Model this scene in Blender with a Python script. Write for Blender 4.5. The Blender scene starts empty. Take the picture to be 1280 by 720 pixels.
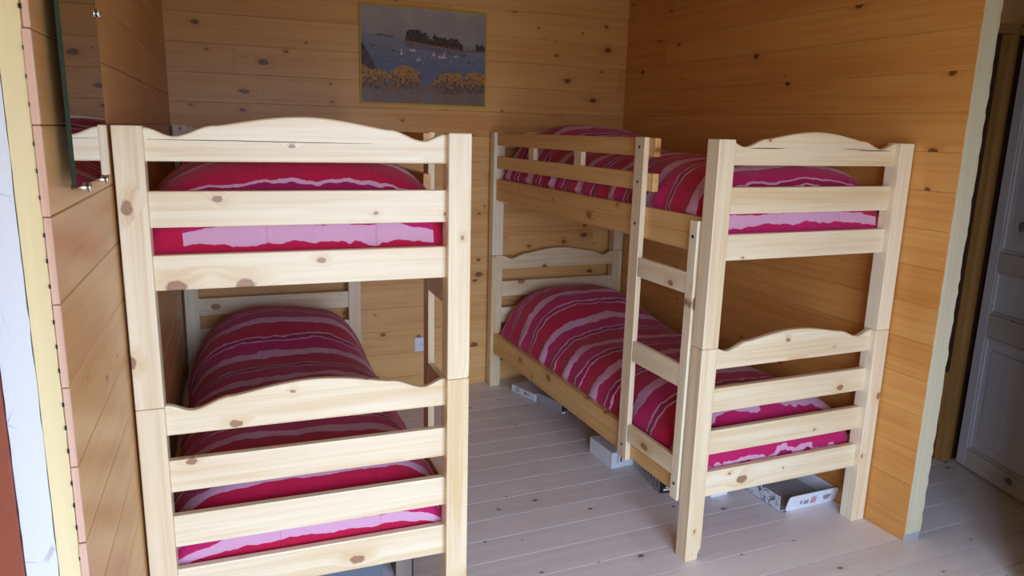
import bpy, bmesh, math, random
from mathutils import Vector, Matrix, noise
random.seed(7)
SC = bpy.context.scene
COL = SC.collection
PI = math.pi

# ------------------------------------------------------------------ materials
def srgb(r, g, b):
    f = lambda c: (c/255/12.92) if c/255 <= .04045 else ((c/255+.055)/1.055)**2.4
    return (f(r), f(g), f(b), 1)

class NT:
    def __init__(s, name, rough=.5, spec=.4):
        s.m = bpy.data.materials.new(name); s.m.use_nodes = True
        s.t = s.m.node_tree; s.n = s.t.nodes; s.l = s.t.links
        s.b = s.n['Principled BSDF']
        s.b.inputs['Roughness'].default_value = rough
        s.b.inputs['Specular IOR Level'].default_value = spec
    def node(s, typ, **kw):
        n = s.n.new(typ)
        for k, v in kw.items(): setattr(n, k, v)
        return n
    def put(s, sock, v):
        if hasattr(v, 'is_output'): s.l.new(v, sock)
        else: sock.default_value = v
    def math(s, op, a, b=0.0, c=None):
        n = s.node('ShaderNodeMath', operation=op)
        s.put(n.inputs[0], a); s.put(n.inputs[1], b)
        if c is not None: s.put(n.inputs[2], c)
        return n.outputs[0]
    def vmath(s, op, a, b):
        n = s.node('ShaderNodeVectorMath', operation=op)
        s.put(n.inputs[0], a); s.put(n.inputs[1], b)
        return n.outputs[0]
    def rng(s, v, a, b, c=0.0, d=1.0):
        n = s.node('ShaderNodeMapRange', interpolation_type='SMOOTHSTEP')
        s.put(n.inputs[0], v)
        for i, q in enumerate((a, b, c, d)): s.put(n.inputs[i+1], q)
        return n.outputs[0]
    def mix(s, f, a, b, mode='MIX'):
        n = s.node('ShaderNodeMix', data_type='RGBA', blend_type=mode)
        s.put(n.inputs[0], f); s.put(n.inputs[6], a); s.put(n.inputs[7], b)
        return n.outputs[2]
    def noise(s, vec, scale, detail=3, rough=.55, dist=0.0):
        n = s.node('ShaderNodeTexNoise')
        s.l.new(vec, n.inputs['Vector'])
        n.inputs['Scale'].default_value = scale; n.inputs['Detail'].default_value = detail
        n.inputs['Roughness'].default_value = rough; n.inputs['Distortion'].default_value = dist
        return n.outputs[0]
    def bump(s, h, strength, dist=.002):
        n = s.node('ShaderNodeBump'); n.inputs['Strength'].default_value = strength
        n.inputs['Distance'].default_value = dist
        s.put(n.inputs['Height'], h); s.l.new(n.outputs[0], s.b.inputs['Normal'])

def plain(name, col, rough=.5, metal=0, spec=.4, var=.06, scale=30):
    t = NT(name, rough, spec)
    tc = t.node('ShaderNodeTexCoord')
    f = t.noise(tc.outputs['Object'], scale, 3)
    d = tuple(max(0, c*(1-var*2)) for c in col[:3])+(1,)
    t.put(t.b.inputs['Base Color'], t.mix(f, d, col))
    t.b.inputs['Metallic'].default_value = metal
    return t.m

def pine(name, axis, across, light, dark, knot, rough=.45, prob=.3, tint=0.12, perplank=False, depthscale=1.0, spec=.4, contrast=1.0, ksize=1.0):
    """wood whose grain runs along `axis`, knots scattered as through-going rods"""
    t = NT(name, rough, spec)
    tc = t.node('ShaderNodeTexCoord')
    if perplank:
        a = t.node('ShaderNodeAttribute', attribute_name='rnd'); r = a.outputs['Fac']
    else:
        a = t.node('ShaderNodeObjectInfo'); r = a.outputs['Random']
    off = t.node('ShaderNodeCombineXYZ')
    t.put(off.inputs[0], t.math('MULTIPLY', r, 53.0)); t.put(off.inputs[1], t.math('MULTIPLY', r, 91.0)); t.put(off.inputs[2], t.math('MULTIPLY', r, 37.0))
    P = t.vmath('ADD', tc.outputs['Object'], off.outputs[0])
    def sc(al, ac, de):
        v = [de, de, de]; v[axis] = al; v[across] = ac
        return t.vmath('MULTIPLY', P, tuple(v))
    # knots
    vo = t.node('ShaderNodeTexVoronoi', feature='F1', voronoi_dimensions='2D')
    sx = t.node('ShaderNodeSeparateXYZ'); t.l.new(P, sx.inputs[0])
    kv = t.node('ShaderNodeCombineXYZ')
    t.put(kv.inputs[0], t.math('MULTIPLY', sx.outputs[axis], 4.6)); t.put(kv.inputs[1], t.math('MULTIPLY', sx.outputs[across], 7.2))
    t.l.new(kv.outputs[0], vo.inputs['Vector']); vo.inputs['Scale'].default_value = 1.0
    vo.inputs['Randomness'].default_value = 1.0
    d = t.math('ADD', vo.outputs['Distance'], t.math('MULTIPLY', t.math('SUBTRACT', t.noise(P, 45, 3), .5), .10))
    sep = t.node('ShaderNodeSeparateColor'); t.l.new(vo.outputs['Color'], sep.inputs[0])
    on = t.math('LESS_THAN', sep.outputs[0], prob)
    ks = t.math('MULTIPLY', t.math('ADD', t.math('MULTIPLY', t.math('POWER', sep.outputs[1], 1.6), 1.1), .32), ksize)
    dk = t.math('DIVIDE', d, ks)
    kf = t.math('MULTIPLY', t.rng(dk, .07, .115, 1, 0), on)
    halo = t.math('MULTIPLY', t.rng(dk, .10, .38, 1, 0), on)
    # grain
    warp = t.math('MULTIPLY', halo, .022)
    wv = t.node('ShaderNodeCombineXYZ')
    for i in range(3): t.put(wv.inputs[i], warp if i == across else 0.0)
    Pw = t.vmath('ADD', P, wv.outputs[0])
    def scw(al, ac, de):
        v = [de, de, de]; v[axis] = al; v[across] = ac
        return t.vmath('MULTIPLY', Pw, tuple(v))
    g1 = t.noise(scw(.9, 26, 26), 1.0, 3, .6, .6)
    g2 = t.noise(scw(1.6, 95, 95), 1.0, 3, .6, .3)
    g3 = t.noise(scw(.7, 5, 5), 1.0, 2, .5, .2)
    f = t.math('ADD', t.math('MULTIPLY', t.rng(g1, .35, .7), .5), t.math('MULTIPLY', t.rng(g2, .4, .75), .28))
    f = t.math('ADD', f, t.math('MULTIPLY', t.rng(g3, .4, .8), .35))
    f = t.math('MULTIPLY', f, contrast)
    f = t.math('ADD', f, t.math('MULTIPLY', t.math('SUBTRACT', r, .5), tint*3))
    f = t.math('ADD', f, t.math('MULTIPLY', halo, .28))
    cl = t.node('ShaderNodeClamp'); t.put(cl.inputs[0], f)
    col = t.mix(cl.outputs[0], light, dark)
    rim = t.rng(dk, .045, .085, .0, .55)
    col = t.mix(t.math('MULTIPLY', kf, .86), col, t.mix(rim, knot, tuple(c*.45 for c in knot[:3])+(1,)))
    t.put(t.b.inputs['Base Color'], col)
    t.bump(g2, .12, .001)
    return t.m

BL, BD, BK = srgb(234, 222, 192), srgb(210, 180, 130), srgb(142, 92, 58)
M = {}
M['pu'] = pine('bed_pine_across', 0, 2, BL, BD, BK, .36, .44, spec=.7)
M['pv'] = pine('bed_pine_along_shaded', 1, 2, srgb(224, 186, 122), srgb(200, 146, 82), BK, .42, .4)  # same pine, made darker and oranger for shade and warm bounce on long rails
M['pz'] = pine('bed_pine_upright', 2, 0, BL, BD, BK, .36, .3, spec=.7, tint=.2)
WL, WD, WK = srgb(208, 164, 108), srgb(180, 126, 70), srgb(84, 42, 22)
M['rung'] = pine('ladder_pine', 1, 2, BL, BD, BK, .4, .4)
M['wx'] = pine('wall_pine_back', 0, 2, srgb(222, 176, 112), srgb(198, 140, 76), srgb(112, 64, 36), .4, .5, perplank=True, ksize=1.0, contrast=.8)
M['wy'] = pine('wall_pine_side', 1, 2, srgb(212, 156, 84), srgb(186, 118, 52), WK, .36, .22, perplank=True, ksize=.8, contrast=.8)
M['wl'] = pine('wall_pine_left', 1, 2, WL, WD, WK, .36, .12, perplank=True, ksize=.6, contrast=.8)
M['fl'] = pine('floor_pine', 0, 1, srgb(226, 219, 217), srgb(206, 196, 192), srgb(88, 66, 56), .36, .5, perplank=True, contrast=.7, ksize=.5, spec=.5)
M['fgap'] = plain('floor_tongue', srgb(226, 210, 190), .5)
M['end'] = pine('end_grain', 2, 0, srgb(214, 182, 160), srgb(194, 152, 128), srgb(120, 70, 50), .7, .1)
M['yel'] = pine('pale_batten', 2, 0, srgb(226, 212, 166), srgb(210, 194, 144), srgb(150, 120, 70), .7, .02, contrast=.6)
M['grn'] = pine('pale_board_edge', 2, 0, srgb(214, 206, 176), srgb(192, 184, 150), srgb(120, 100, 70), .7, .02, contrast=.8)
M['red'] = plain('red_brown_wood', srgb(140, 72, 50), .5)
M['jamb'] = pine('jamb_pine', 2, 0, srgb(176, 130, 70), srgb(140, 96, 46), srgb(80, 46, 20), .5, .12)
M['jdark'] = plain('dark_wood_and_gap_shade', srgb(70, 42, 26), .6)
M['doorz'] = pine('grey_door_upright', 2, 1, srgb(208, 206, 208), srgb(190, 184, 182), srgb(96, 80, 70), .6, .05, contrast=.6)
M['doory'] = pine('grey_door_across', 1, 2, srgb(200, 190, 180), srgb(178, 166, 156), srgb(96, 80, 70), .6, .05, contrast=.6)
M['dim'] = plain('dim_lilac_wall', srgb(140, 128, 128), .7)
M['ceil'] = plain('ceiling_wood', srgb(205, 170, 120), .6)
M['chrome'] = plain('chrome', (.8, .8, .8, 1), .15, 1)
M['bolt'] = plain('dark_steel', (.12, .11, .10, 1), .35, .9)
M['mir'] = plain('mirror_silver', (.62, .60, .57, 1), .02, 1, var=0)
M['mgreen'] = plain('green_glass_edge', srgb(24, 52, 40), .15, spec=.6)
M['mpale'] = plain('pale_glass_edge', srgb(170, 205, 190), .15, spec=.6)
M['yframe'] = plain('yellow_frame', srgb(196, 168, 50), .45)
M['wplast'] = plain('white_plastic', srgb(226, 230, 236), .35)
M['hole'] = plain('dark_hole', srgb(60, 56, 54), .6)
M['wcard'] = plain('white_card', srgb(224, 230, 238), .5)
M['gcard'] = plain('grey_card', srgb(168, 168, 172), .7)
M['bcard'] = plain('brown_card', srgb(140, 128, 116), .8)
M['bluecard'] = plain('blue_grey_card', srgb(100, 108, 120), .6)
M['black'] = plain('black_print', srgb(30, 30, 34), .5)
M['pink'] = plain('pink_print', srgb(206, 140, 160), .5)
M['greyp'] = plain('grey_print', srgb(150, 150, 158), .5)
M['redp'] = plain('red_print', srgb(150, 60, 70), .5)
M['shadegap'] = plain('dark_gap', srgb(50, 34, 24), .9)
M['winf'] = plain('window_wood', srgb(225, 215, 195), .5)

# white flaking paint with cracks
t = NT('white_flaking_paint', .6)
tc = t.node('ShaderNodeTexCoord')
v = t.node('ShaderNodeTexVoronoi', feature='DISTANCE_TO_EDGE'); t.l.new(t.vmath('ADD', tc.outputs['Object'], (3.1, 1.7, .4)), v.inputs['Vector']); v.inputs['Scale'].default_value = 11
n1 = t.noise(tc.outputs['Object'], 9, 3)
cr = t.math('MULTIPLY', t.rng(v.outputs['Distance'], .006, .02, 1, 0), t.rng(n1, .55, .68))
t.put(t.b.inputs['Base Color'], t.mix(t.math('MULTIPLY', cr, .55), srgb(208, 213, 218), srgb(130, 118, 108)))
M['white'] = t.m

# patterned cardboard (dark line drawings on white)
t = NT('patterned_card', .55)
tc = t.node('ShaderNodeTexCoord')
n1 = t.noise(tc.outputs['Object'], 34, 2, .5, 1.2)
f = t.rng(t.math('ABSOLUTE', t.math('SUBTRACT', n1, .5)), .015, .05, 1, 0)
n2 = t.noise(tc.outputs['Object'], 14, 1)
t.put(t.b.inputs['Base Color'], t.mix(t.math('MULTIPLY', f, t.rng(n2, .42, .55)), srgb(206, 208, 216), srgb(64, 62, 78)))
M['pat'] = t.m

# printed picture (colour attribute holds the print itself)
t = NT('poster_print', .45)
a = t.node('ShaderNodeAttribute', attribute_name='print'); t.l.new(a.outputs['Color'], t.b.inputs['Base Color'])
M['print'] = t.m

# striped cotton: UV.x runs in metres across the stripes
def fabric(name):
    t = NT(name, .85, .15)
    uv = t.node('ShaderNodeUVMap'); sep = t.node('ShaderNodeSeparateXYZ'); t.l.new(uv.outputs[0], sep.inputs[0])
    tc = t.node('ShaderNodeTexCoord')
    w = t.math('MULTIPLY', t.math('SUBTRACT', t.noise(tc.outputs['Object'], 7, 2), .5), .075)
    w2 = t.math('MULTIPLY', t.math('SUBTRACT', t.noise(tc.outputs['Object'], 20, 2), .5), .026)
    s = t.math('FRACT', t.math('DIVIDE', t.math('ADD', t.math('ADD', sep.outputs[0], w), w2), .31))
    ramp = t.node('ShaderNodeValToRGB'); ramp.color_ramp.interpolation = 'CONSTANT'
    lilac, crim, mag, pur = srgb(206, 160, 186), srgb(176, 26, 66), srgb(178, 32, 94), srgb(152, 28, 80)
    st = [(0, lilac), (.19, mag), (.47, lilac), (.505, pur), (.60, lilac), (.635, crim)]
    e = ramp.color_ramp.elements
    e[0].position, e[0].color = st[0]; e[1].position, e[1].color = st[1]
    for p, c in st[2:]:
        q = e.new(p); q.color = c
    t.l.new(s, ramp.inputs[0])
    weave = t.noise(tc.outputs['Object'], 420, 2)
    slub = t.noise(t.vmath('MULTIPLY', tc.outputs['Object'], (60, 500, 500)), 1, 2)
    col = t.mix(.16, ramp.outputs[0], t.mix(slub, (.35, .03, .10, 1), (1, .9, .95, 1)), 'OVERLAY')
    # fold creases running along the bed, their shade darkened into the colour
    cz = t.math('ABSOLUTE', t.math('SUBTRACT', t.math('FRACT', t.math('MULTIPLY', sep.outputs[1], 3.1)), .5))
    crease = t.rng(cz, .0, .012, 1, 0)
    col = t.mix(t.math('MULTIPLY', crease, .12), col, (.12, .01, .04, 1))
    t.put(t.b.inputs['Base Color'], col)
    t.b.inputs['Sheen Weight'].default_value = .15
    h = t.math('ADD', t.math('MULTIPLY', weave, .3), t.math('ADD', t.math('MULTIPLY', t.noise(tc.outputs['Object'], 16, 3), 1.6), t.math('MULTIPLY', crease, -.5)))
    t.bump(h, .5, .006)
    return t.m
M['fab'] = fabric('striped_cotton')

# ------------------------------------------------------------------ mesh helpers
def link(o, parent=None):
    COL.objects.link(o)
    if parent: o.parent = parent
    return o
def obj(name, bm, mat, parent=None, smooth=False):
    me = bpy.data.meshes.new(name); bm.normal_update(); bm.to_mesh(me); bm.free()
    for m in (mat if isinstance(mat, (list, tuple)) else [mat]): me.materials.append(M[m])
    if smooth:
        for p in me.polygons: p.use_smooth = True
    return link(bpy.data.objects.new(name, me), parent)
def box_into(bm, lo, hi, bev=.003, seg=2, mat=0):
    b = bmesh.new()
    bmesh.ops.create_cube(b, size=1)
    for v in b.verts: v.co = Vector([lo[i]+(v.co[i]+.5)*(hi[i]-lo[i]) for i in range(3)])
    if bev: bmesh.ops.bevel(b, geom=b.edges[:], offset=bev, segments=seg, affect='EDGES', profile=.5)
    merge(bm, b, mat)
def merge(bm, b, mat=0, layer=None):
    me = bpy.data.meshes.new('tmp'); 
    for f in b.faces: f.material_index = mat
    b.to_mesh(me); b.free(); bm.from_mesh(me); bpy.data.meshes.remove(me)
def box(lo, hi, bev=.003, seg=2):
    bm = bmesh.new(); box_into(bm, lo, hi, bev, seg); return bm
def prism(pts, ax, a, b, bev=.003):
    """extrude a closed profile (list of 2-D points in the other two axes) along axis ax from a to b"""
    bm = bmesh.new(); o = [i for i in range(3) if i != ax]
    def P(p, c):
        q = [0, 0, 0]; q[o[0]], q[o[1]] = p; q[ax] = c; return q
    v0 = [bm.verts.new(P(p, a)) for p in pts]; v1 = [bm.verts.new(P(p, b)) for p in pts]
    f0 = bm.faces.new(v0); f1 = bm.faces.new(v1[::-1]); n = len(pts)
    for i in range(n): bm.faces.new((v0[i], v1[i], v1[(i+1) % n], v0[(i+1) % n]))
    bmesh.ops.recalc_face_normals(bm, faces=bm.faces[:])
    if bev:
        es = list({e for f in (f0, f1) for e in f.edges})
        bmesh.ops.bevel(bm, geom=es, offset=bev, segments=2, affect='EDGES', profile=.5)
    return bm
def cyl_into(bm, c, r, depth, axis, seg=20, mat=0, bev=0):
    b = bmesh.new(); bmesh.ops.create_cone(b, cap_ends=True, segments=seg, radius1=r, radius2=r, depth=depth)
    if bev:
        es = [e for e in b.edges if any(len(f.verts) > 4 for f in e.link_faces)]
        bmesh.ops.bevel(b, geom=es, offset=bev, segments=2, affect='EDGES')
    rot = {0: Matrix.Rotation(PI/2, 4, 'Y'), 1: Matrix.Rotation(PI/2, 4, 'X'), 2: Matrix.Identity(4)}[axis]
    bmesh.ops.transform(b, matrix=Matrix.Translation(c) @ rot, verts=b.verts[:]); merge(bm, b, mat)
def thing(name, label, cat, loc=(0, 0, 0), rz=0, group=None):
    o = bpy.data.objects.new(name, None); COL.objects.link(o); o.empty_display_size = .1
    o.location = loc; o.rotation_euler = (0, 0, rz); return tag(o, label, cat, group)
def tag(o, label, cat, group=None):
    o['label'] = label; o['category'] = cat
    if group: o['group'] = group
    return o
def struct(name, bm, mat, parent=None):
    o = obj(name, bm, mat, parent)
    if parent is None: o['kind'] = 'structure'
    return o
def text_mesh(s, size, name, mat, parent, mw, ext=.0004):
    cu = bpy.data.curves.new('txt', 'FONT'); cu.body = s; cu.size = size; cu.extrude = ext; cu.align_x = 'CENTER'; cu.align_y = 'CENTER'
    to = bpy.data.objects.new('txt', cu); COL.objects.link(to)
    dg = bpy.context.evaluated_depsgraph_get()
    me = bpy.data.meshes.new_from_object(to.evaluated_get(dg)); bpy.data.objects.remove(to); bpy.data.curves.remove(cu)
    me.materials.clear(); me.materials.append(M[mat]); me.transform(mw)
    return link(bpy.data.objects.new(name, me), parent)

# planked surface: local frame a = along boards, b = across, n = thickness (towards the room = +n at 0)
def planks(name, mat, frame, a0, a1, b0, b1, first, pitch, thick, lens=(1.6, 3.2), gap=.0012, bev=.0022, backing=None, holes=()):
    """frame(a,b,n)->xyz"""
    bm = bmesh.new(); lay = bm.faces.layers.float.new('rnd')
    k = math.floor((b0-first)/pitch); b = first+k*pitch
    while b < b1:
        lo, hi = max(b, b0), min(b+pitch, b1)
        if hi-lo > .004:
            a = a0; a_next = a0+random.uniform(.3, lens[1])
            while a < a1-1e-4:
                ae = min(a_next, a1)
                segs = [(a, ae)]
                for (h0, h1, g0, g1) in holes:
                    if lo < g1-.001 and hi > g0+.001:
                        ns = []
                        for s0, s1 in segs:
                            if h0 > s0: ns.append((s0, min(s1, h0)))
                            if h1 < s1: ns.append((max(s0, h1), s1))
                            if h0 >= s1 or h1 <= s0: pass
                        segs = [x for x in dict.fromkeys(ns) if x[1]-x[0] > .003]
                for s0, s1 in segs:
                    q = bmesh.new(); bmesh.ops.create_cube(q, size=1)
                    for v in q.verts:
                        v.co = Vector((s0+(v.co.x+.5)*(s1-s0-.0006), lo+gap/2+(v.co.y+.5)*(hi-lo-gap), -thick+(v.co.z+.5)*thick))
                    tops = [e for e in q.edges if all(v.co.z > -1e-5 for v in e.verts) and abs(e.verts[0].co.y-e.verts[1].co.y) < 1e-5]
                    bmesh.ops.bevel(q, geom=tops, offset=bev, segments=1, affect='EDGES')
                    r = random.random(); l2 = q.faces.layers.float.new('rnd')
                    for f in q.faces: f[l2] = r
                    for v in q.verts: v.co = Vector(frame(*v.co))
                    merge(bm, q)
                a = ae; a_next = a+random.uniform(*lens)
        b += pitch
    if backing is not None:
        segs = [(a0, a1, b0, b1)]
        for (h0, h1, g0, g1) in holes:
            segs = [(a0, h0, b0, b1), (h1, a1, b0, b1), (h0, h1, b0, g0), (h0, h1, g1, b1)]
        for s0, s1, c0, c1 in segs:
            if s1-s0 < .002 or c1-c0 < .002: continue
            q = bmesh.new(); bmesh.ops.create_cube(q, size=1)
            for v in q.verts:
                v.co = Vector(frame(s0+(v.co.x+.5)*(s1-s0), c0+(v.co.y+.5)*(c1-c0), -thick-.0005-.02+(v.co.z+.5)*.02))
            merge(bm, q, 1)
    bmesh.ops.recalc_face_normals(bm, faces=bm.faces[:])
    o = obj(name, bm, [mat, backing] if backing else mat)
    o['kind'] = 'structure'
    return o

# ------------------------------------------------------------------ camera
cam = bpy.data.cameras.new('camera'); camo = bpy.data.objects.new('camera', cam); COL.objects.link(camo)
cam.sensor_width = 36; cam.lens = 911.88/1280*36; cam.clip_start = .02
camo.location = (-1.71365, -2.15658, 1.69018); camo.rotation_euler = (1.35873, -.02486, -.3987)
SC.camera = camo

# ------------------------------------------------------------------ room
YB, XR, ZC = 2.292, .987, 2.62
LW0 = Vector((-1.8465, YB, 0)); LYAW = -.0362
LN = Vector((math.cos(LYAW), math.sin(LYAW), 0)); LE = Vector((-LN.y, LN.x, 0))
LEND = -2.985
FX0, FX1, FY0, FY1 = -3.9, 3.3, -2.75, YB+.3
planks('floor', 'fl', lambda a, b, n: (a, b, n), FX0, FX1, FY0, FY1, -.0295, .1545, .022, (2.0, 4.5), gap=.0026, bev=.001, backing='fgap')
planks('wall_back', 'wx', lambda a, b, n: (a, YB-n, b), LW0.x-.2, FX1, 0, ZC, .105, .1545, .018, (1.2, 3.0), gap=.0006, bev=.0012, backing='ceil')
planks('wall_right', 'wy', lambda a, b, n: (XR-n, a, b), -.203, YB-.002, 0, ZC, .105, .1545, .018, (1.4, 3.0), gap=.0006, bev=.0012, backing='ceil')
planks('wall_left', 'wl', lambda a, b, n: tuple(LW0+LE*a+LN*n+Vector((0, 0, b))), LEND, -.002, 0, ZC, .135, .1545, .016, (1.4, 3.0), backing='shadegap')
# ragged edge of the pale strip closing the near end of the right wall
def strip(name, mat, x0, x1, y0, y1, z0, z1, rag, frame=None):
    bm = bmesh.new(); n = 90; random.seed(len(name)+int(x0*100))
    L_, R_ = [], []
    for i in range(n+1):
        z = z0+(z1-z0)*i/n
        L_.append((x0+random.uniform(-rag, rag)*.4, z)); R_.append((x1+random.uniform(-rag, rag), z))
    pts = L_+R_[::-1]
    rings = []
    for y in (y0, y1): rings.append([bm.verts.new((p[0], y, p[1])) for p in pts])
    m = len(pts)
    for i in range(m): bm.faces.new((rings[0][i], rings[1][i], rings[1][(i+1) % m], rings[0][(i+1) % m]))
    for r in rings:
        for i in range(n): bm.faces.new((r[i], r[i+1], r[m-2-i], r[m-1-i]))
    bmesh.ops.recalc_face_normals(bm, faces=bm.faces[:])
    if frame: 
        for v in bm.verts: v.co = Vector(frame(*v.co))
    return struct(name, bm, mat)
strip('trim_1', 'grn', XR+.0035, XR+.098, -.204, -.17, .03, ZC, .004)
bm = box((XR+.0005, -.204, 0), (XR+.095, -.172, .0295), .001)
struct('trim_2', bm, 'gcard')
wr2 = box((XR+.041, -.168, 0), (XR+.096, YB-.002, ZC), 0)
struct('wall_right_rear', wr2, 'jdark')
# near end of the left wall: board ends, pale batten, white painted post, red-brown post
def lframe(x, y, z): return tuple(LW0+LE*(LEND-.001-y)+LN*x+Vector((0, 0, z)))   # x towards the room, y towards the camera
def lbox(name, mat, x0, x1, y0, y1, rag=.0):
    return strip(name, mat, x0, x1, y0, y1, 0, ZC, rag, lframe)
# end grain of each board with its tongue
bm = bmesh.new(); k = 0
while .135-.1545+k*.1545 < ZC:
    z0 = max(.0, .135-.1545+k*.1545); z1 = min(ZC, .135+k*.1545)
    random.seed(k+3); dx = random.uniform(-.002, .0015)
    q = bmesh.new(); box_into(q, (-.0115+dx, .0, z0+.001), (.0, .004+random.uniform(0, .004), z1-.001), .0008, 1)
    for zz in (z0+.03, z0+.075, z0+.12):
        box_into(q, (-.0135, .002, zz), (-.0105+dx, .0085, zz+.007), 0, mat=1)
    merge2 = bpy.data.meshes.new('t'); q.to_mesh(merge2); q.free(); bm.from_mesh(merge2); bpy.data.meshes.remove(merge2); k += 1
for v in bm.verts: v.co = Vector(lframe(*v.co))
bmesh.ops.recalc_face_normals(bm, faces=bm.faces[:])
struct('trim_3', bm, ['end', 'shadegap'])
lbox('trim_4', 'yel', -.049, -.0135, -.05, .003, .0008)
lbox('trim_5', 'white', -.102, -.051, -.06, .001, .0012)
lbox('trim_6', 'red', -.19, -.104, -.06, .012, .0005)
bm = bmesh.new(); box_into(bm, (-.185, LEND+.06, 0), (-.04, .15, ZC), 0)
for v in bm.verts: v.co = LW0+LN*v.co.x+LE*v.co.y+Vector((0, 0, v.co.z))
struct('wall_left_rear', bm, 'ceil')
struct('ceiling', box((FX0, FY0, ZC+.001), (FX1, FY1, ZC+.08), 0), 'ceil')
# the larger room the photograph is taken from
WX0, WX1, WZ0, WZ1 = -1.88, .0, .06, 2.12
def wall_with_hole(name, x0, x1, y0, y1, hx0, hx1, hz0, hz1, mat):
    bm = bmesh.new()
    for a, b, c, d in ((x0, hx0, 0, ZC), (hx1, x1, 0, ZC), (hx0, hx1, 0, hz0), (hx0, hx1, hz1, ZC)):
        if b-a > .01 and d-c > .01: box_into(bm, (a, y0, c), (b, y1, d), 0)
    return struct(name, bm, mat)
wall_with_hole('wall_front', FX0, FX1, FY0-.15, FY0-.001, WX0, WX1, WZ0, WZ1, 'ceil')
bm = bmesh.new()
for a, b, c, d in ((WX0+.002, WX1-.002, WZ0+.002, WZ0+.06), (WX0+.002, WX1-.002, WZ1-.06, WZ1-.002), (WX0+.002, WX0+.06, WZ0+.06, WZ1-.06), (WX1-.06, WX1-.002, WZ0+.06, WZ1-.06), ((WX0+WX1)/2-.03, (WX0+WX1)/2+.03, WZ0+.06, WZ1-.06)):
    box_into(bm, (a, FY0-.11, c), (b, FY0-.05, d), .003)
struct('window_1', bm, 'winf')
struct('wall_hall_light_block', box((1.12, FY0, 0), (1.22, -.62, ZC), 0), 'ceil')  # unseen partition, added to keep window light out of the hallway
struct('wall_west', box((FX0-.1, FY0, 0), (FX0-.001, FY1, ZC), 0), 'ceil')
struct('wall_east', box((FX1+.001, FY0, 0), (FX1+.1, FY1, ZC), 0), 'ceil')
# door wall in the hallway, doorway to the left of its right jamb
YD = .31
planks('wall_hall', 'wx', lambda a, b, n: (a, YD-n, b), XR+.098, FX1, 0, ZC, .0755, .1545, .018, (1.2, 3.0), gap=.0006, backing='ceil', holes=((XR+.10, 1.985, 0, 2.2385),))
bm = bmesh.new()
box_into(bm, (1.886, YD-.025, 0.001), (1.926, YD+.075, 2.20), .003)
box_into(bm, (1.9265, YD-.012, 0.001), (1.962, YD+.075, 2.20), .003)
box_into(bm, (XR+.103, YD-.025, 2.201), (1.984, YD+.075, 2.2375), .003)
struct('trim_7', bm, 'jamb')
struct('trim_8', box((1.82, YD+.02, .50), (1.885, YD+.09, 2.20), .003), 'jdark')  # dark post painting the unlit doorway opening beside the jamb
struct('trim_10', box((1.9625, YD-.008, .001), (2.06, YD-.0005, 2.235), .001), 'jdark')  # dark strip painting the shaded gap between jamb and door
struct('trim_9', box((1.78, YD+.03, .001), (1.885, YD+.09, .20), .003), 'red')
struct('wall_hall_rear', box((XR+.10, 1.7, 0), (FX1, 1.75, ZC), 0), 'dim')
# grey panelled door, opened towards the hallway
DH = Vector((1.946, .262, 0)); DD = Vector((-.134, -.446, 0)).normalized(); DNn = Vector((DD.y, -DD.x, 0))   # DNn faces the bedroom
def dbox(bm, s0, s1, z0, z1, n0, n1, bev=.003, mat=0):
    q = bmesh.new(); box_into(q, (n0, s0, z0), (n1, s1, z1), bev)
    merge(bm, q, mat)
dm = Matrix(((DNn.x, DD.x, 0, DH.x), (DNn.y, DD.y, 0, DH.y), (0, 0, 1, 0), (0, 0, 0, 1)))
door = bmesh.new()
dbox(door, .062, .71, .02, 2.2, -.028, -.012, 0)
do = obj('door_1', door, 'doorz'); do.matrix_world = dm; do['kind'] = 'structure'
def dpart(name, mat, *bx):
    q = bmesh.new()
    for b in bx: dbox(q, *b)
    return obj(name, q, mat, do)
dpart('stile', 'doorz', (0, .060, .012, 2.2, -.04, 0)); dpart('stile', 'doorz', (.66, .76, .012, 2.2, -.04, 0))
for z0, z1 in ((.012, .11), (.73, .845), (1.065, 1.16), (2.05, 2.2)): dpart('rail', 'doory', (.0602, .6598, z0, z1, -.04, -.0005))
for z0, z1 in ((.112, .728), (.847, 1.063), (1.162, 2.048)):
    dpart('moulding', 'doorz', (.0605, .076, z0, z1, -.0118, -.003), (.645, .6595, z0, z1, -.0118, -.003))
    dpart('moulding', 'doory', (.0762, .6448, z0, z0+.015, -.0118, -.003), (.0762, .6448, z1-.015, z1, -.0118, -.003))
    if z1-z0 > .3: dpart('raised_panel', 'doorz', (.115, .605, z0+.06, z1-.06, -.0118, -.004, .006))

# ------------------------------------------------------------------ bunk beds
W, L, H1, H2, PW, PD = .98, 2.259, .895, 1.68, .0738, .0688
def arch_profile(ztop, zbot):
    """end board with a wavy crest: dip, cusp, arch, cusp, dip"""
    a, b = PW-.006, W-PW+.006; pts = []
    def crest(u):
        d = min(u-PW, W-PW-u)/((W-2*PW)/2); d = max(0, min(1, d))       # 0 at the post, 1 in the middle
        if d < .42:
            x = d/.42
            return -.004-.026*math.sin(PI*min(1, x/.86*.62+.0))**1.0*(1 if x < .69 else 1) if x < .001 else lerpcurve(x)
        x = (d-.42)/.58
        return .004+.031*math.sin(PI/2*x)**1.15
    def lerpcurve(x):
        # post (0) -> dip (.36) -> cusp (1)
        if x < .4: return -.004-.022*(.5-.5*math.cos(PI*x/.4))
        y = (x-.4)/.6
        return -.026+.031*(y*y*(3-2*y))
    n = 90
    for i in range(n+1):
        u = a+(b-a)*i/n; pts.append((u, ztop+crest(u)))
    return [(b, zbot)]+pts[::-1]+[(a, zbot)]
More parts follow.
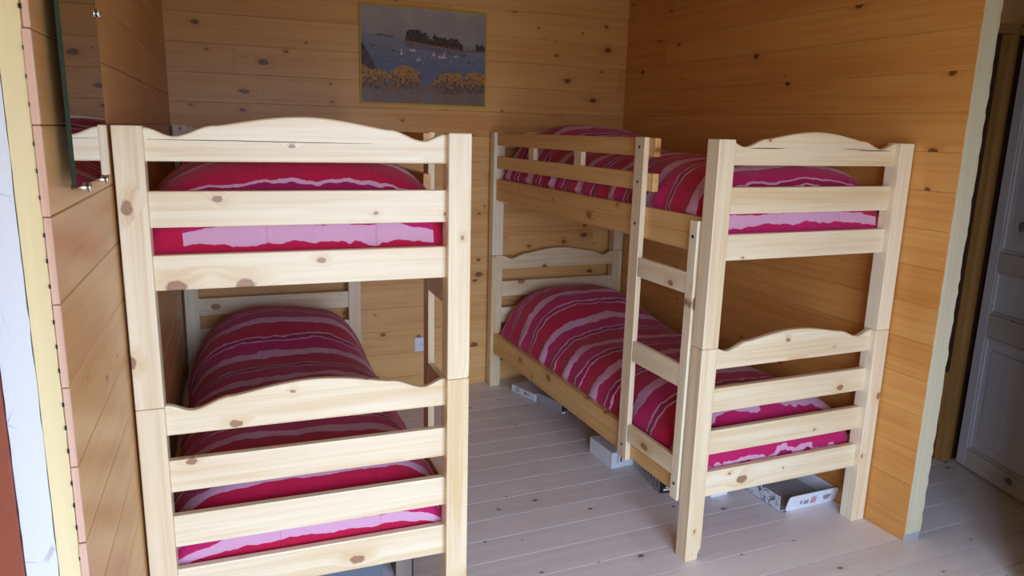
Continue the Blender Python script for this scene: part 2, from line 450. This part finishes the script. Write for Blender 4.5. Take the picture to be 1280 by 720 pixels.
def mirror_bm(bm):
    for v in bm.verts: v.co.x = W-v.co.x
    bmesh.ops.reverse_faces(bm, faces=bm.faces[:]); return bm
def make_bunk(label, loc, rz, flip):
    T = thing('bunk_bed', label, 'bunk bed', loc, rz, 'pine bunk beds')
    fx = (lambda b: mirror_bm(b)) if flip else (lambda b: b)
    def part(name, bm, mat, parent=T): return obj(name, fx(bm), mat, parent)
    posts = {}
    for iu, u0 in enumerate((0, W-PW)):
        for iv, v0 in enumerate((0, L-PD)):
            for z0, z1 in ((.001, H1-.0006), (H1+.0006, H2)):
                if iu == 0 and iv == 0 and z0 < .1:
                    pts = [(u0, z0), (u0+PW-.014, z0), (u0+PW-.014, z0+.026), (u0+PW, z0+.05), (u0+PW, z1), (u0, z1)]
                    bm = prism(pts, 1, v0, v0+PD, .003)
                else: bm = box((u0, v0, z0), (u0+PW, v0+PD, z1), .0032)
                posts[(iu, iv, z0 > .1)] = part('post', bm, 'pz')
    cracks = []
    for v0, v1 in ((.031, .057), (L-.057, L-.031)):
        for zt, zb in ((H1, .797), (H2, 1.586)):
            cb = part('crest_board', prism(arch_profile(zt, zb), 1, v0, v1, .0055), 'pu')
        if v0 < .1: cracks = [cb]
        for z0, z1 in ((1.406, 1.506), (1.229, 1.329), (.618, .719), (.439, .541), (.256, .364)):
            part('end_rail', box((PW-.006, v0, z0), (W-PW+.006, v1, z1), .003), 'pu')
    for u0, u1, z, dz in (((.30, .90, 1.6425, .001), ) if flip else ((.70, .888, 1.648, .0016), (.16, .33, 1.650, .0016), (.62, .76, 1.6515, .001))):
        bm = bmesh.new(); n = 24; up, dn = [], []
        for i in range(n+1):
            u = u0+(u1-u0)*i/n; zz = z+.0035*(u-u0)+.0012*noise.noise(Vector((u*14, z*3, 0))); h = dz*math.sin(PI*max(.03, min(.97, i/n)))**.5
            up.append((u, zz+h)); dn.append((u, zz-h))
        part('crack', prism(up+dn[::-1], 1, .0303, .033, 0), 'shadegap', cracks[-1])
    # long side rails: stepped profile with a groove, chamfered underside
    for zb in (.238, 1.253):
        for side in (0, 1):
            u0 = .018
            h = .136
            pts = [(u0, zb+.008), (u0+.008, zb), (u0+.03, zb), (u0+.03, zb+h), (u0, zb+h), (u0, zb+h*.53), (u0+.0025, zb+h*.51), (u0, zb+h*.49)]
            pts = [(u, z) for u, z in pts]
            if side: pts = [(W-u, z) for u, z in pts][::-1]
            # prism axis 1: profile given as (x, z)
            part('side_rail', prism(pts, 1, PD-.004, L-PD+.004, .001), 'pv')
    # slatted base: cleats and slats in one part each
    for zt in (.285, 1.30):
        bm = bmesh.new()
        for side in (0, 1):
            x0 = .0485 if not side else W-.0485-.022
            box_into(bm, (x0, PD+.01, zt-.040), (x0+.022, L-PD-.01, zt-.018), .002)
        for k in range(13):
            v = .12+k*(L-.24-.07)/12
            box_into(bm, (.05, v, zt-.0178), (W-.05, v+.07, zt), .002)
        part('slatted_base', bm, 'pu')
    # guard rails with spindles on the ladder side
    for z0, z1 in ((1.600, 1.676), (1.456, 1.531)):
        part('guard_rail', box((.0185, .432, z0), (.0465, L-PD-.0005, z1), .0025), 'pv')
    for v0, v1 in ((1.632, 1.708), (1.070, 1.148)):
        part('spindle', box((.0195, v0, 1.5312), (.0445, v1, 1.5998), .0015), 'pz')
    st = []
    for v0, v1, z1 in ((.474, .546, 1.679), (.079, .127, 1.377)):
        st.append(part('ladder_stile', box((-.0072, v0, .234), (.0178, v1, z1), .002), 'pz'))
    for z0, z1 in ((1.090, 1.173), (.708, .800), (.330, .410)):
        part('ladder_rung', box((-.0055, .1275, z0), (.0165, .4735, z1), .002), 'rung')
    for s, v, zs in ((st[0], .510, (1.638, 1.493, 1.316, .300)), (st[1], .103, (1.316, .300))):
        for z in zs:
            bm = bmesh.new(); cyl_into(bm, (-.0082, v, z), .0065, .003, 0, 16, bev=.0008); part('bolt', bm, 'bolt', s)
    return T
bunkB = make_bunk('pine bunk bed standing along the right wall, ladder on its left side', (0, 0, 0), 0, False)
bunkA = make_bunk('pine bunk bed standing along the left wall below the wall mirror', (-1.92137, .02271, 0), -.03811, True)

# ------------------------------------------------------------------ bedspreads
def bedspread(label, base, rz, z_off, seed, flip, phase, hump=.135, endk=1.0, endshift=0.0, cuts=(-.9, .9)):
    NTH, NPH = 88, 260
    U, V0, V1 = .462, .070, L-.070
    zb = .286; H = .288
    vc, lh = (V0+V1)/2, (V1-V0)/2
    n_v = 19.0
    bm = bmesh.new(); uvl = bm.loops.layers.uv.new('UVMap')
    # phi samples: dense at the ends
    prof = []
    def pv_(t):       # t in [-1,1] -> (V, g)
        s = math.copysign(1, t); a = abs(t)
        ang = a*PI/2
        return s*(math.sin(ang))**(2/n_v) if a > 0 else 0, max(0, math.cos(ang))**(2/2.2)
    # arc-length resampling of the end curve
    def resample(fn, n, m=6000):
        P = [fn(i/m) for i in range(m+1)]; d = [0]
        for i in range(m): d.append(d[-1]+math.dist(P[i], P[i+1]))
        out = []; j = 0
        for k in range(n+1):
            q = d[-1]*k/n
            while j < m-1 and d[j+1] < q: j += 1
            f = (q-d[j])/max(1e-9, d[j+1]-d[j]); f = max(0, min(1, f))
            out.append(tuple(P[j][i]+(P[j+1][i]-P[j][i])*f for i in range(2)))
        return out, d[-1]
    def fv(x):         # 0..1 half curve from centre (V=0,g=1) to end (V=1,g=0), in metres
        g_ang = x*PI/2
        # parametrise so that both parts get samples
        if x < .5:
            V = x/.5*.90; g = (1-V**n_v)**(1/2.2)
        else:
            y = (x-.5)/.5; g0 = (1-.90**n_v)**(1/2.2)
            g = g0*(1-y); V = (1-g**2.2)**(1/n_v)
        return (V*lh, g*H)
    hv, lenv = resample(fv, NPH//2)
    prof = [(-v/lh, g/H, -lenv*k/(NPH//2)) for k, (v, g) in reversed(list(enumerate(hv)))][:-1]+[(v/lh, g/H, lenv*k/(NPH//2)) for k, (v, g) in enumerate(hv)]
    def fx(x):
        if x < .5:
            X = x/.5*.72; s = (1-X**4.6)**(1/2.2)
        else:
            y = (x-.5)/.5; s0 = (1-.72**4.6)**(1/2.2); s = s0*(1-y); X = (1-s**2.2)**(1/4.6)
        return (X*U, s*H)
    hx, lenx = resample(fx, NTH//2)
    sec = [(-x/U, s/H, -lenx*k/(NTH//2)) for k, (x, s) in reversed(list(enumerate(hx)))][:-1]+[(x/U, s/H, lenx*k/(NTH//2)) for k, (x, s) in enumerate(hx)]
    def smap(q):
        a = q if q > -.958 else -.958-endk*(-.958-q)
        return flip*a+phase+endshift*max(0, min(1, (-.45-q)/.5))
    so = Vector((seed*7.3, seed*3.1, 0))
    rows = []
    for (V, g, sv) in prof:
        row = []
        for (X, s, st) in sec:
            u = X*U; v = vc+V*lh; z = s*g*H
            top = s*g
            yv = v
            # pillow under the cover at the far end
            d = (yv-1.88); pil = math.exp(-(abs(d)/.36)**2.6)
            # sharper fall at the far edge, slope at the near edge of the pillow
            px = max(0, 1-abs(X/1.0)**3.2)
            z += hump*pil*px*min(1, top*1.25)
            z += .012*math.exp(-((X)/.5)**2)*top
            p = Vector((u, v, z))
            w = noise.noise(Vector((u*3.5, v*3.5, z*2))+so)*.013+noise.noise(Vector((u*9, v*9, z*6))+so*2)*.005
            side = max(0, abs(X)-.80)/.2
            w += side*.010*math.sin(v*2*PI/.145+3*noise.noise(Vector((v*3, seed, 0))))*min(1, g*2)*(1-abs(2*s-1)*.5)
            endf = max(0, abs(V)-.96)/.04
            w += endf*.004*math.sin(u*2*PI/.21+2*noise.noise(Vector((u*4, seed, 1))))*g
            if s*g > .03:
                nx = Vector((X**3*.6, V**9*.4, top)).normalized()
                q = nx*w
                q.y = min(q.y, .0) if V > .97 else (max(q.y, 0) if V < -.97 else q.y)
                p += q
            
            zl = zb+p.z; f_ = max(0, min(1, (zl-.374)/.012)); lim = .4395+.022*f_*f_*(3-2*f_)
            if z_off > .5 and zl > .425: lim = min(lim, .441)
            if abs(p.x) > .415: p.y = max(.0705, min(L-.0705, p.y))
            p.x = max(-lim, min(lim, p.x)) 
            row.append(bm.verts.new((p.x+W/2, p.y, zb+max(0, p.z))))
        rows.append(row)
    nR, nC = len(rows), len(sec)
    for i in range(nR-1):
        for j in range(nC-1):
            try: f = bm.faces.new((rows[i][j], rows[i][j+1], rows[i+1][j+1], rows[i+1][j]))
            except ValueError: continue
            f.smooth = True
            cv = (prof[i][0]+prof[i+1][0])/2; cx = (sec[j][0]+sec[j+1][0])/2; cg = (prof[i][1]+prof[i+1][1])/2
            cut = abs(cv) > .975 and (cx < cuts[0] or cx > cuts[1]) and cg < .80
            for lp, (ii, jj) in zip(f.loops, ((i, j), (i, j+1), (i+1, j+1), (i+1, j))):
                s = smap(prof[ii][2]); t_ = sec[jj][2]+.6
                if cut: s = .262+.10*(abs(sec[jj][0])-.85)+.1*(prof[ii][1]-.4)
                lp[uvl].uv = (s, t_)
    # underside
    for i in range(nR-1):
        try:
            f = bm.faces.new((rows[i][0], rows[i+1][0], rows[i+1][-1], rows[i][-1]))
        except ValueError: pass
    bmesh.ops.remove_doubles(bm, verts=bm.verts[:], dist=1e-5)
    bmesh.ops.recalc_face_normals(bm, faces=bm.faces[:])
    o = obj('bedspread', bm, 'fab')
    o.location = (base[0], base[1], z_off); o.rotation_euler = (0, 0, rz)
    return tag(o, label, 'bedspread', 'striped bedspreads on the bunks')
AB, AR = (-1.92137, .02271), -.03811
bedspread('pink striped bedspread over pillow on the lower bunk beside the right wall', (0, 0), 0, 0, 1, -1, .08, endk=.45, endshift=-.063, cuts=(-1.1, 1.1))
bedspread('pink striped bedspread on the upper bunk behind the ladder and guard rails', (0, 0), 0, 1.0142, 2, -1, .022, endk=1.27, cuts=(-1.1, .89))
bedspread('pink striped bedspread over pillow on the lower bunk beside the left wall', AB, AR, 0, 3, 1, .06, hump=.125, endk=1.62, cuts=(-1.1, 1.1))
bedspread('pink striped bedspread on the upper bunk of the left bed, near the mirror', AB, AR, 1.0142, 4, 1, -.002, hump=.10, endk=1.1, cuts=(-.74, .855))

# ------------------------------------------------------------------ wall things
# mirror on the left wall
mo = thing('wall_mirror', 'frameless mirror with green glass edge clipped to the left wall', 'mirror')
mm = Matrix(((LN.x, LE.x, 0, LW0.x), (LN.y, LE.y, 0, LW0.y), (0, 0, 1, 0), (0, 0, 0, 1)))
mo.matrix_world = mm
MA, MB_, MZ0, MZ1 = -2.908, -2.495, 1.568, 2.26
bm = bmesh.new(); box_into(bm, (.0215, MA, MZ0), (.0295, MB_, MZ1), .0008, 1)
for f in bm.faces:
    c = f.calc_center_median(); f.material_index = 1
    if c.x > .0294: f.material_index = 0
    if c.y > MB_-.0006 and c.x < .0294: f.material_index = 2
obj('glass', bm, ['mir', 'mgreen', 'mpale'], mo)
for a, z, ax in ((-2.80, MZ0, 1), (-2.575, MZ0, 1), (MB_, 1.925, 0), (MA, 1.925, 0), (-2.80, MZ1, 1), (-2.575, MZ1, 1)):
    bm = bmesh.new()
    dz = -.0065 if z == MZ0 else (.0065 if z == MZ1 else 0); da = .0065 if a == MB_ else (-.0065 if a == MA else 0)
    cyl_into(bm, (.0185, a+da, z+dz), .0055, .035, 0, 20, bev=.001)
    cyl_into(bm, (.0335, a+da, z+dz), .010, .008, 0, 24, bev=.0015)
    obj('clip', bm, 'chrome', mo, True)

# framed photograph of a bay
pt = thing('framed_picture', 'yellow framed photograph of a bay with gorse bushes on the back wall', 'picture', (-.8195, YB-.0005, 1.828))
PWI, PHI = .79, .566
def mixc(a, b, f): return tuple(a[i]+(b[i]-a[i])*f for i in range(3))
def pic(x, y):
    """x right 0..1, y up 0..1 -> printed colour (sRGB 0..255)"""
    N = lambda s, k=0: noise.noise(Vector((x*s*1.4, y*s, k)))
    F = lambda s, k=0: noise.fractal(Vector((x*s*1.4, y*s, k)), .9, 2.1, 5)
    hor = .715-.085*x
    c = mixc((150, 146, 150), (168, 160, 158), max(0, min(1, (y-.7)/.3)))
    c = mixc(c, (128, 126, 132), .4*max(0, min(1, .5+F(4, 3))))
    if y < hor: c = mixc((96, 108, 138), (128, 134, 148), max(0, min(1, 1-(hor-y)/.28+.3*F(18, 1))))
    if y < hor-.02 and N(42, 5) > .62 and y > hor-.25: c = (190, 188, 196)
    for (bx, by, bw) in ((.40, .565, .05), (.45, .47, .03), (.57, .53, .025), (.64, .51, .06), (.66, .56, .03), (.76, .53, .035), (.63, .625, .02), (.31, .52, .02)):
        if abs(x-bx) < bw*.5 and abs(y-by+.1*(x-bx)) < .009+.006*N(60, 2): c = (206, 196, 190)
        if abs(x-bx-bw*.2) < .003 and 0 < y-by < .05: c = (200, 194, 192)
    for (bx, by) in ((.86, .475), (.095, .59), (.25, .55)):
        if math.hypot((x-bx)*1.4, (y-by)*1.6) < .014: c = (58, 54, 60)
    # distant land and the tree-covered island
    if .11 < x < .25 and hor-.012 < y < hor+.008+.012*N(30, 8): c = (96, 96, 96)
    if .34 < x < .84:
        k = (x-.34)/.5
        topy = .785-.10*k+.035*N(14, 11)+.028*F(46, 13)-.04*(1 if abs(x-.545) < .02 else 0); topy -= .1*max(0, .05-k)/.05+.11*max(0, k-.88)/.12
        low = .665-.075*k
        if low < y < topy: c = mixc((54, 46, 48), (84, 70, 64), max(0, min(1, .5+F(30, 4)*1.2)))
        elif low-.022 < y <= low: c = (130, 104, 92)
        elif low-.07 < y <= low-.022: c = mixc(c, (84, 82, 98), .5)
    if x > .84 and .585 < y < .605: c = (122, 100, 90)
    if x > .92 and .60 < y < .66+.04*N(40, 6): c = (62, 54, 56)
    if x < .115-.18*(.60-y)*-1 and .3 < y < .60 and x < .02+(.60-y)*.42: c = mixc((62, 54, 58), (86, 74, 74), .5+F(20, 1))
    # gorse and heath in the foreground
    gy = .335+.02*N(20, 9)
    def bush(cx, cy, rx, ry): return 1-(((x-cx)/rx)**2+((y-cy)/ry)**2)+.28*F(16, 12)
    b = max(bush(.34, .27, .14, .13), bush(.10, .25, .13, .11), bush(.71, .23, .15, .13), bush(.92, .25, .12, .13), bush(.00, .27, .09, .12))
    ground = .21+.05*F(9, 14)
    if y < ground: c = mixc((120, 96, 84), (112, 110, 118), max(0, min(1, .5+F(9, 20)*1.1)));  c = mixc(c, (150, 112, 90), max(0, min(1, F(40, 22)*1.2)))
    if b > 0:
        up = y-.20+.05*F(12, 31)
        yy = max(0, min(1, .25+up*5.0+F(34, 30)*1.1))
        e_ = max(0, min(1, b*4+F(50, 33)*.8)); c = mixc(c, mixc((90, 74, 74), (178, 132, 70), yy), e_)
        if y < .17: c = mixc(c, (118, 98, 92), max(0, min(1, (.17-y)/.09)))
    g = 1+.12*noise.noise(Vector((x*260, y*190, 3)))
    return tuple(max(0, min(255, v*g)) for v in c)
nx, ny = 236, 168
bm = bmesh.new(); cl = bm.loops.layers.float_color.new('print')
grid = [[bm.verts.new((.009+(PWI-.018)*i/nx, -.0095, .009+(PHI-.018)*j/ny)) for j in range(ny+1)] for i in range(nx+1)]
for i in range(nx):
    for j in range(ny):
        f = bm.faces.new((grid[i][j], grid[i+1][j], grid[i+1][j+1], grid[i][j+1])); c = pic((i+.5)/nx, (j+.5)/ny)
        for lp in f.loops: lp[cl] = srgb(*c)
pr = obj('print', bm, 'print', pt)
bm = bmesh.new(); fw = .0095
for lo, hi in (((0, -.014, 0), (PWI, -.001, fw)), ((0, -.014, PHI-fw), (PWI, -.001, PHI)), ((0, -.014, fw), (fw, -.001, PHI-fw)), ((PWI-fw, -.014, fw), (PWI, -.001, PHI-fw))):
    box_into(bm, lo, hi, .0015)
obj('frame', bm, 'yframe', pt)
obj('backing', box((fw, -.008, fw), (PWI-fw, -.001, PHI-fw), 0), 'bcard', pt)

# power socket
so_ = thing('wall_socket', 'white power socket low on the back wall between the beds', 'socket', (-.452, YB-.0005, .313))
obj('plate', box((-.042, -.011, -.047), (.042, 0, .047), .005, 3), 'wplast', so_)
bm = bmesh.new(); cyl_into(bm, (0, -.012, 0), .027, .003, 1, 32, bev=.0008); obj('outlet', bm, 'wplast', so_)
bm = bmesh.new()
for dx, dz in ((-.0095, -.003), (.0095, -.003), (0, .010)): cyl_into(bm, (dx, -.0138, dz), .003, .0012, 1, 12)
obj('pin_hole', bm, 'hole', so_)

# ------------------------------------------------------------------ boxes under the beds
GB = 'boxes stored under the bunk beds'
def carton(name, label, corner, dirx, L_, D_, H_, mat='wcard', bev=.003):
    """closed carton: corner nearest the camera-left, long side along dirx, depth to the right of it"""
    d = Vector((dirx[0], dirx[1], 0)).normalized(); ang = math.atan2(d.y, d.x)
    t_ = thing(name, label, 'box', (corner[0], corner[1], .001), ang, GB)
    return t_, obj('carton', box((0, 0, 0), (L_, D_, H_), bev), mat, t_)
# long white box, CE mark on its side
d = Vector((.235-.105, 1.601-2.079, 0)); an = math.atan2(d.y, d.x)
t1 = thing('flat_box', 'long flat white box with CE mark lying under the right bunk', 'box', (.108, 2.07, .001), an, GB)
obj('carton', box((0, 0, 0), (.245, .30, .046), .004, 3), 'wcard', t1)
ml = Matrix.Translation((.062, -.0006, .025)) @ Matrix.Rotation(PI/2, 4, 'X')
text_mesh('CE', .036, 'ce_mark', 'black', t1, ml)
bm = bmesh.new(); box_into(bm, (.135, -.0012, .016), (.15, -.0002, .036), 0); obj('emblem', bm, 'redp', t1)
bm = bmesh.new()
for k, (x0, x1, z) in enumerate(((.157, .185, .030), (.157, .192, .024), (.157, .178, .018))): box_into(bm, (x0, -.0012, z), (x1, -.0002, z+.0025), 0)
obj('small_print', bm, 'greyp', t1)
# grey open-ended box next to it
t2 = thing('open_box', 'grey flat box with dark open end beside the CE marked box', 'box', (.182, 1.828, .001), an, GB)
bm = bmesh.new()
box_into(bm, (0, 0, 0), (.235, .26, .004), .001); box_into(bm, (0, 0, .0595), (.235, .26, .0635), .001); box_into(bm, (0, 0, .004), (.235, .004, .0595), .001)
box_into(bm, (0, .256, .004), (.235, .26, .0595), .001); box_into(bm, (0, .004, .004), (.004, .256, .0595), .001)
obj('carton', bm, 'gcard', t2)
obj('flap', box((.2355, -.001, 0), (.25, .022, .012), .001), 'wcard', t2)
obj('inner_shade', box((.0045, .0045, .0045), (.20, .2555, .059), 0), 'hole', t2)  # solid dark block painting the shade inside the open end
# white box with a black label by the ladder foot
t3 = thing('white_box', 'white box with black label on its end, under the ladder', 'box', (.146, .832, .001), .03, GB)
obj('carton', box((0, 0, 0), (.22, .222, .088), .002), 'wcard', t3)
bm = bmesh.new(); box_into(bm, (.052, -.0012, .030), (.060, -.0002, .078), 0); obj('label', bm, 'black', t3)
bm = bmesh.new()
for k in range(6): box_into(bm, (.030+.004*(k % 2), -.0012, .030+.008*k), (.040, -.0002, .034+.008*k), 0)
obj('small_print', bm, 'greyp', t3)
# long box with a row of dark dashes, dark end
d = Vector((.228-.27, .516-.80, 0)); an4 = math.atan2(d.y, d.x)
t4 = thing('dashed_box', 'pale box with dark dashes and black end under the ladder', 'box', (.276, .822, .001), an4, GB)
bm = bmesh.new(); box_into(bm, (0, 0, 0), (.30, .13, .085), .002)
for f in bm.faces:
    if f.calc_center_median().x > .298: f.material_index = 1
obj('carton', bm, ['bcard', 'black'], t4)
bm = bmesh.new(); box_into(bm, (.004, -.0008, .003), (.296, -.0001, .082), 0); obj('wrapper', bm, 'gcard', t4)
for k in range(8): obj('dash_mark', box((.03+k*.034, -.0016, .030-.012*(k == 7)), (.037+k*.034, -.0009, .056), 0), 'black', t4)
bm = bmesh.new(); box_into(bm, (.3002, .02, .012), (.3012, .075, .022), 0); box_into(bm, (.3002, .03, .026), (.3012, .06, .031), 0); obj('end_print', bm, 'wcard', t4)
# open box with rounded white flap at the foot of the right bunk
t5 = thing('open_carton', 'open patterned carton with rounded white front flap under the right bunk foot', 'box', (.655, .185, .001), 0, GB)
bm = bmesh.new(); box_into(bm, (0, 0, 0), (.325, .42, .004), .001); obj('base', bm, 'gcard', t5)
bm = bmesh.new(); box_into(bm, (0, 0, .004), (.004, .42, .075), .001); obj('side', bm, 'pat', t5)
bm = bmesh.new(); box_into(bm, (.321, 0, .004), (.325, .42, .075), .001); obj('side', bm, 'wcard', t5)
bm = bmesh.new(); box_into(bm, (.004, .416, .004), (.321, .42, .075), .001); obj('back', bm, 'gcard', t5)
def rounded(w, h, r, n=8):
    pts = []
    for cx, cy, a0 in ((w-r, r, -90), (w-r, h-r, 0), (r, h-r, 90), (r, r, 180)):
        for i in range(n+1):
            a = math.radians(a0+90*i/n); pts.append((cx+r*math.cos(a), cy+r*math.sin(a)))
    return pts
bm = prism(rounded(.300, .085, .018), 1, -.005, 0, .0012)
fl = obj('front_flap', bm, 'wcard', t5); fl.location = (.030, -.004, .0); fl.rotation_euler = (math.radians(16), 0, 0)
for nm, mt, x0, x1, z0, z1 in (('mark', 'pink', .140, .172, .022, .055), ('mark', 'greyp', .098, .128, .024, .048), ('mark', 'greyp', .076, .088, .028, .050), ('mark', 'greyp', .138, .170, .060, .064)):
    bm = prism([(x0+(x1-x0)*p, z0+(z1-z0)*q) for p, q in ((0, 0), (1, 0), (1, 1), (0, 1))], 1, -.0062, -.0052, 0); obj(nm, bm, mt, fl)
bm = prism([(.236+.022*math.cos(a)*(1+.25*math.sin(3*a)), .042+.018*math.sin(a)*(1+.2*math.cos(2*a))) for a in [k*2*PI/20 for k in range(20)]], 1, -.0062, -.0052, 0); obj('mark', bm, 'greyp', fl)
# low white box further back
t6 = thing('low_box', 'small low white box behind the near left leg of the right bunk', 'box', (.44, .40, .001), .05, GB)
obj('lid', box((-.002, -.002, .030), (.102, .112, .052), .002), 'wcard', t6); obj('tray', box((0, 0, 0), (.10, .11, .0298), .002), 'wcard', t6)
# boxes under the left bunk
t7 = thing('blue_box', 'blue grey box under the near end of the left bunk', 'box', (-1.44, .30, .001), -.04, GB)
obj('carton', box((0, 0, 0), (.27, .34, .085), .003), 'bluecard', t7)
obj('lid', box((-.003, -.003, .0852), (.273, .343, .11), .003), 'gcard', t7)
t8 = thing('grey_panel', 'grey board leaning beside the blue grey box under the left bunk', 'board', (-1.115, .30, .001), -.04)
bm = box((0, 0, 0), (.062, .55, .10), .002); obj('board', bm, 'bcard', t8)
obj('edge', box((.0622, .0, 0), (.068, .55, .10), .001), 'hole', t8)

# ------------------------------------------------------------------ light
w = bpy.data.worlds.new('world'); SC.world = w; w.use_nodes = True
nt = w.node_tree; bg = nt.nodes['Background']
# overcast daylight outside: bright sky above the horizon, dimmer ground below it
wt = nt.nodes.new('ShaderNodeTexCoord'); ws = nt.nodes.new('ShaderNodeSeparateXYZ'); nt.links.new(wt.outputs['Generated'], ws.inputs[0])
wr = nt.nodes.new('ShaderNodeValToRGB'); wm = nt.nodes.new('ShaderNodeMath'); wm.operation = 'MULTIPLY_ADD'; wm.inputs[1].default_value = .5; wm.inputs[2].default_value = .5
nt.links.new(ws.outputs[2], wm.inputs[0]); nt.links.new(wm.outputs[0], wr.inputs[0])
we = wr.color_ramp.elements
we[0].position, we[0].color = .0, (.20, .20, .19, 1)
we[1].position, we[1].color = 1.0, (.62, .84, 1.26, 1)
for p_, c_ in ((.47, (.30, .32, .33, 1)), (.505, (.84, 1.03, 1.38, 1)), (.65, (.80, 1.01, 1.42, 1))):
    q_ = we.new(p_); q_.color = c_
nt.links.new(wr.outputs[0], bg.inputs[0]); bg.inputs[1].default_value = 11.1
pl = bpy.data.lights.new('window_portal', 'AREA'); pl.shape = 'RECTANGLE'; pl.size = WX1-WX0; pl.size_y = WZ1-WZ0; pl.cycles.is_portal = True
po = bpy.data.objects.new('window_portal', pl); COL.objects.link(po); po.location = ((WX0+WX1)/2, FY0-.02, (WZ0+WZ1)/2); po.rotation_euler = (PI/2, 0, 0)
po.rotation_euler = Vector((0, 1, 0)).to_track_quat('-Z', 'Z').to_euler()
SC.view_settings.view_transform = 'Standard'; SC.view_settings.look = 'None'
SC.view_settings.exposure = 0; SC.view_settings.gamma = 1; SC.view_settings.use_curve_mapping = False
SC.cycles.max_bounces = 10; SC.cycles.diffuse_bounces = 6; SC.cycles.use_denoising = True
SC.cycles.sample_clamp_indirect = 6
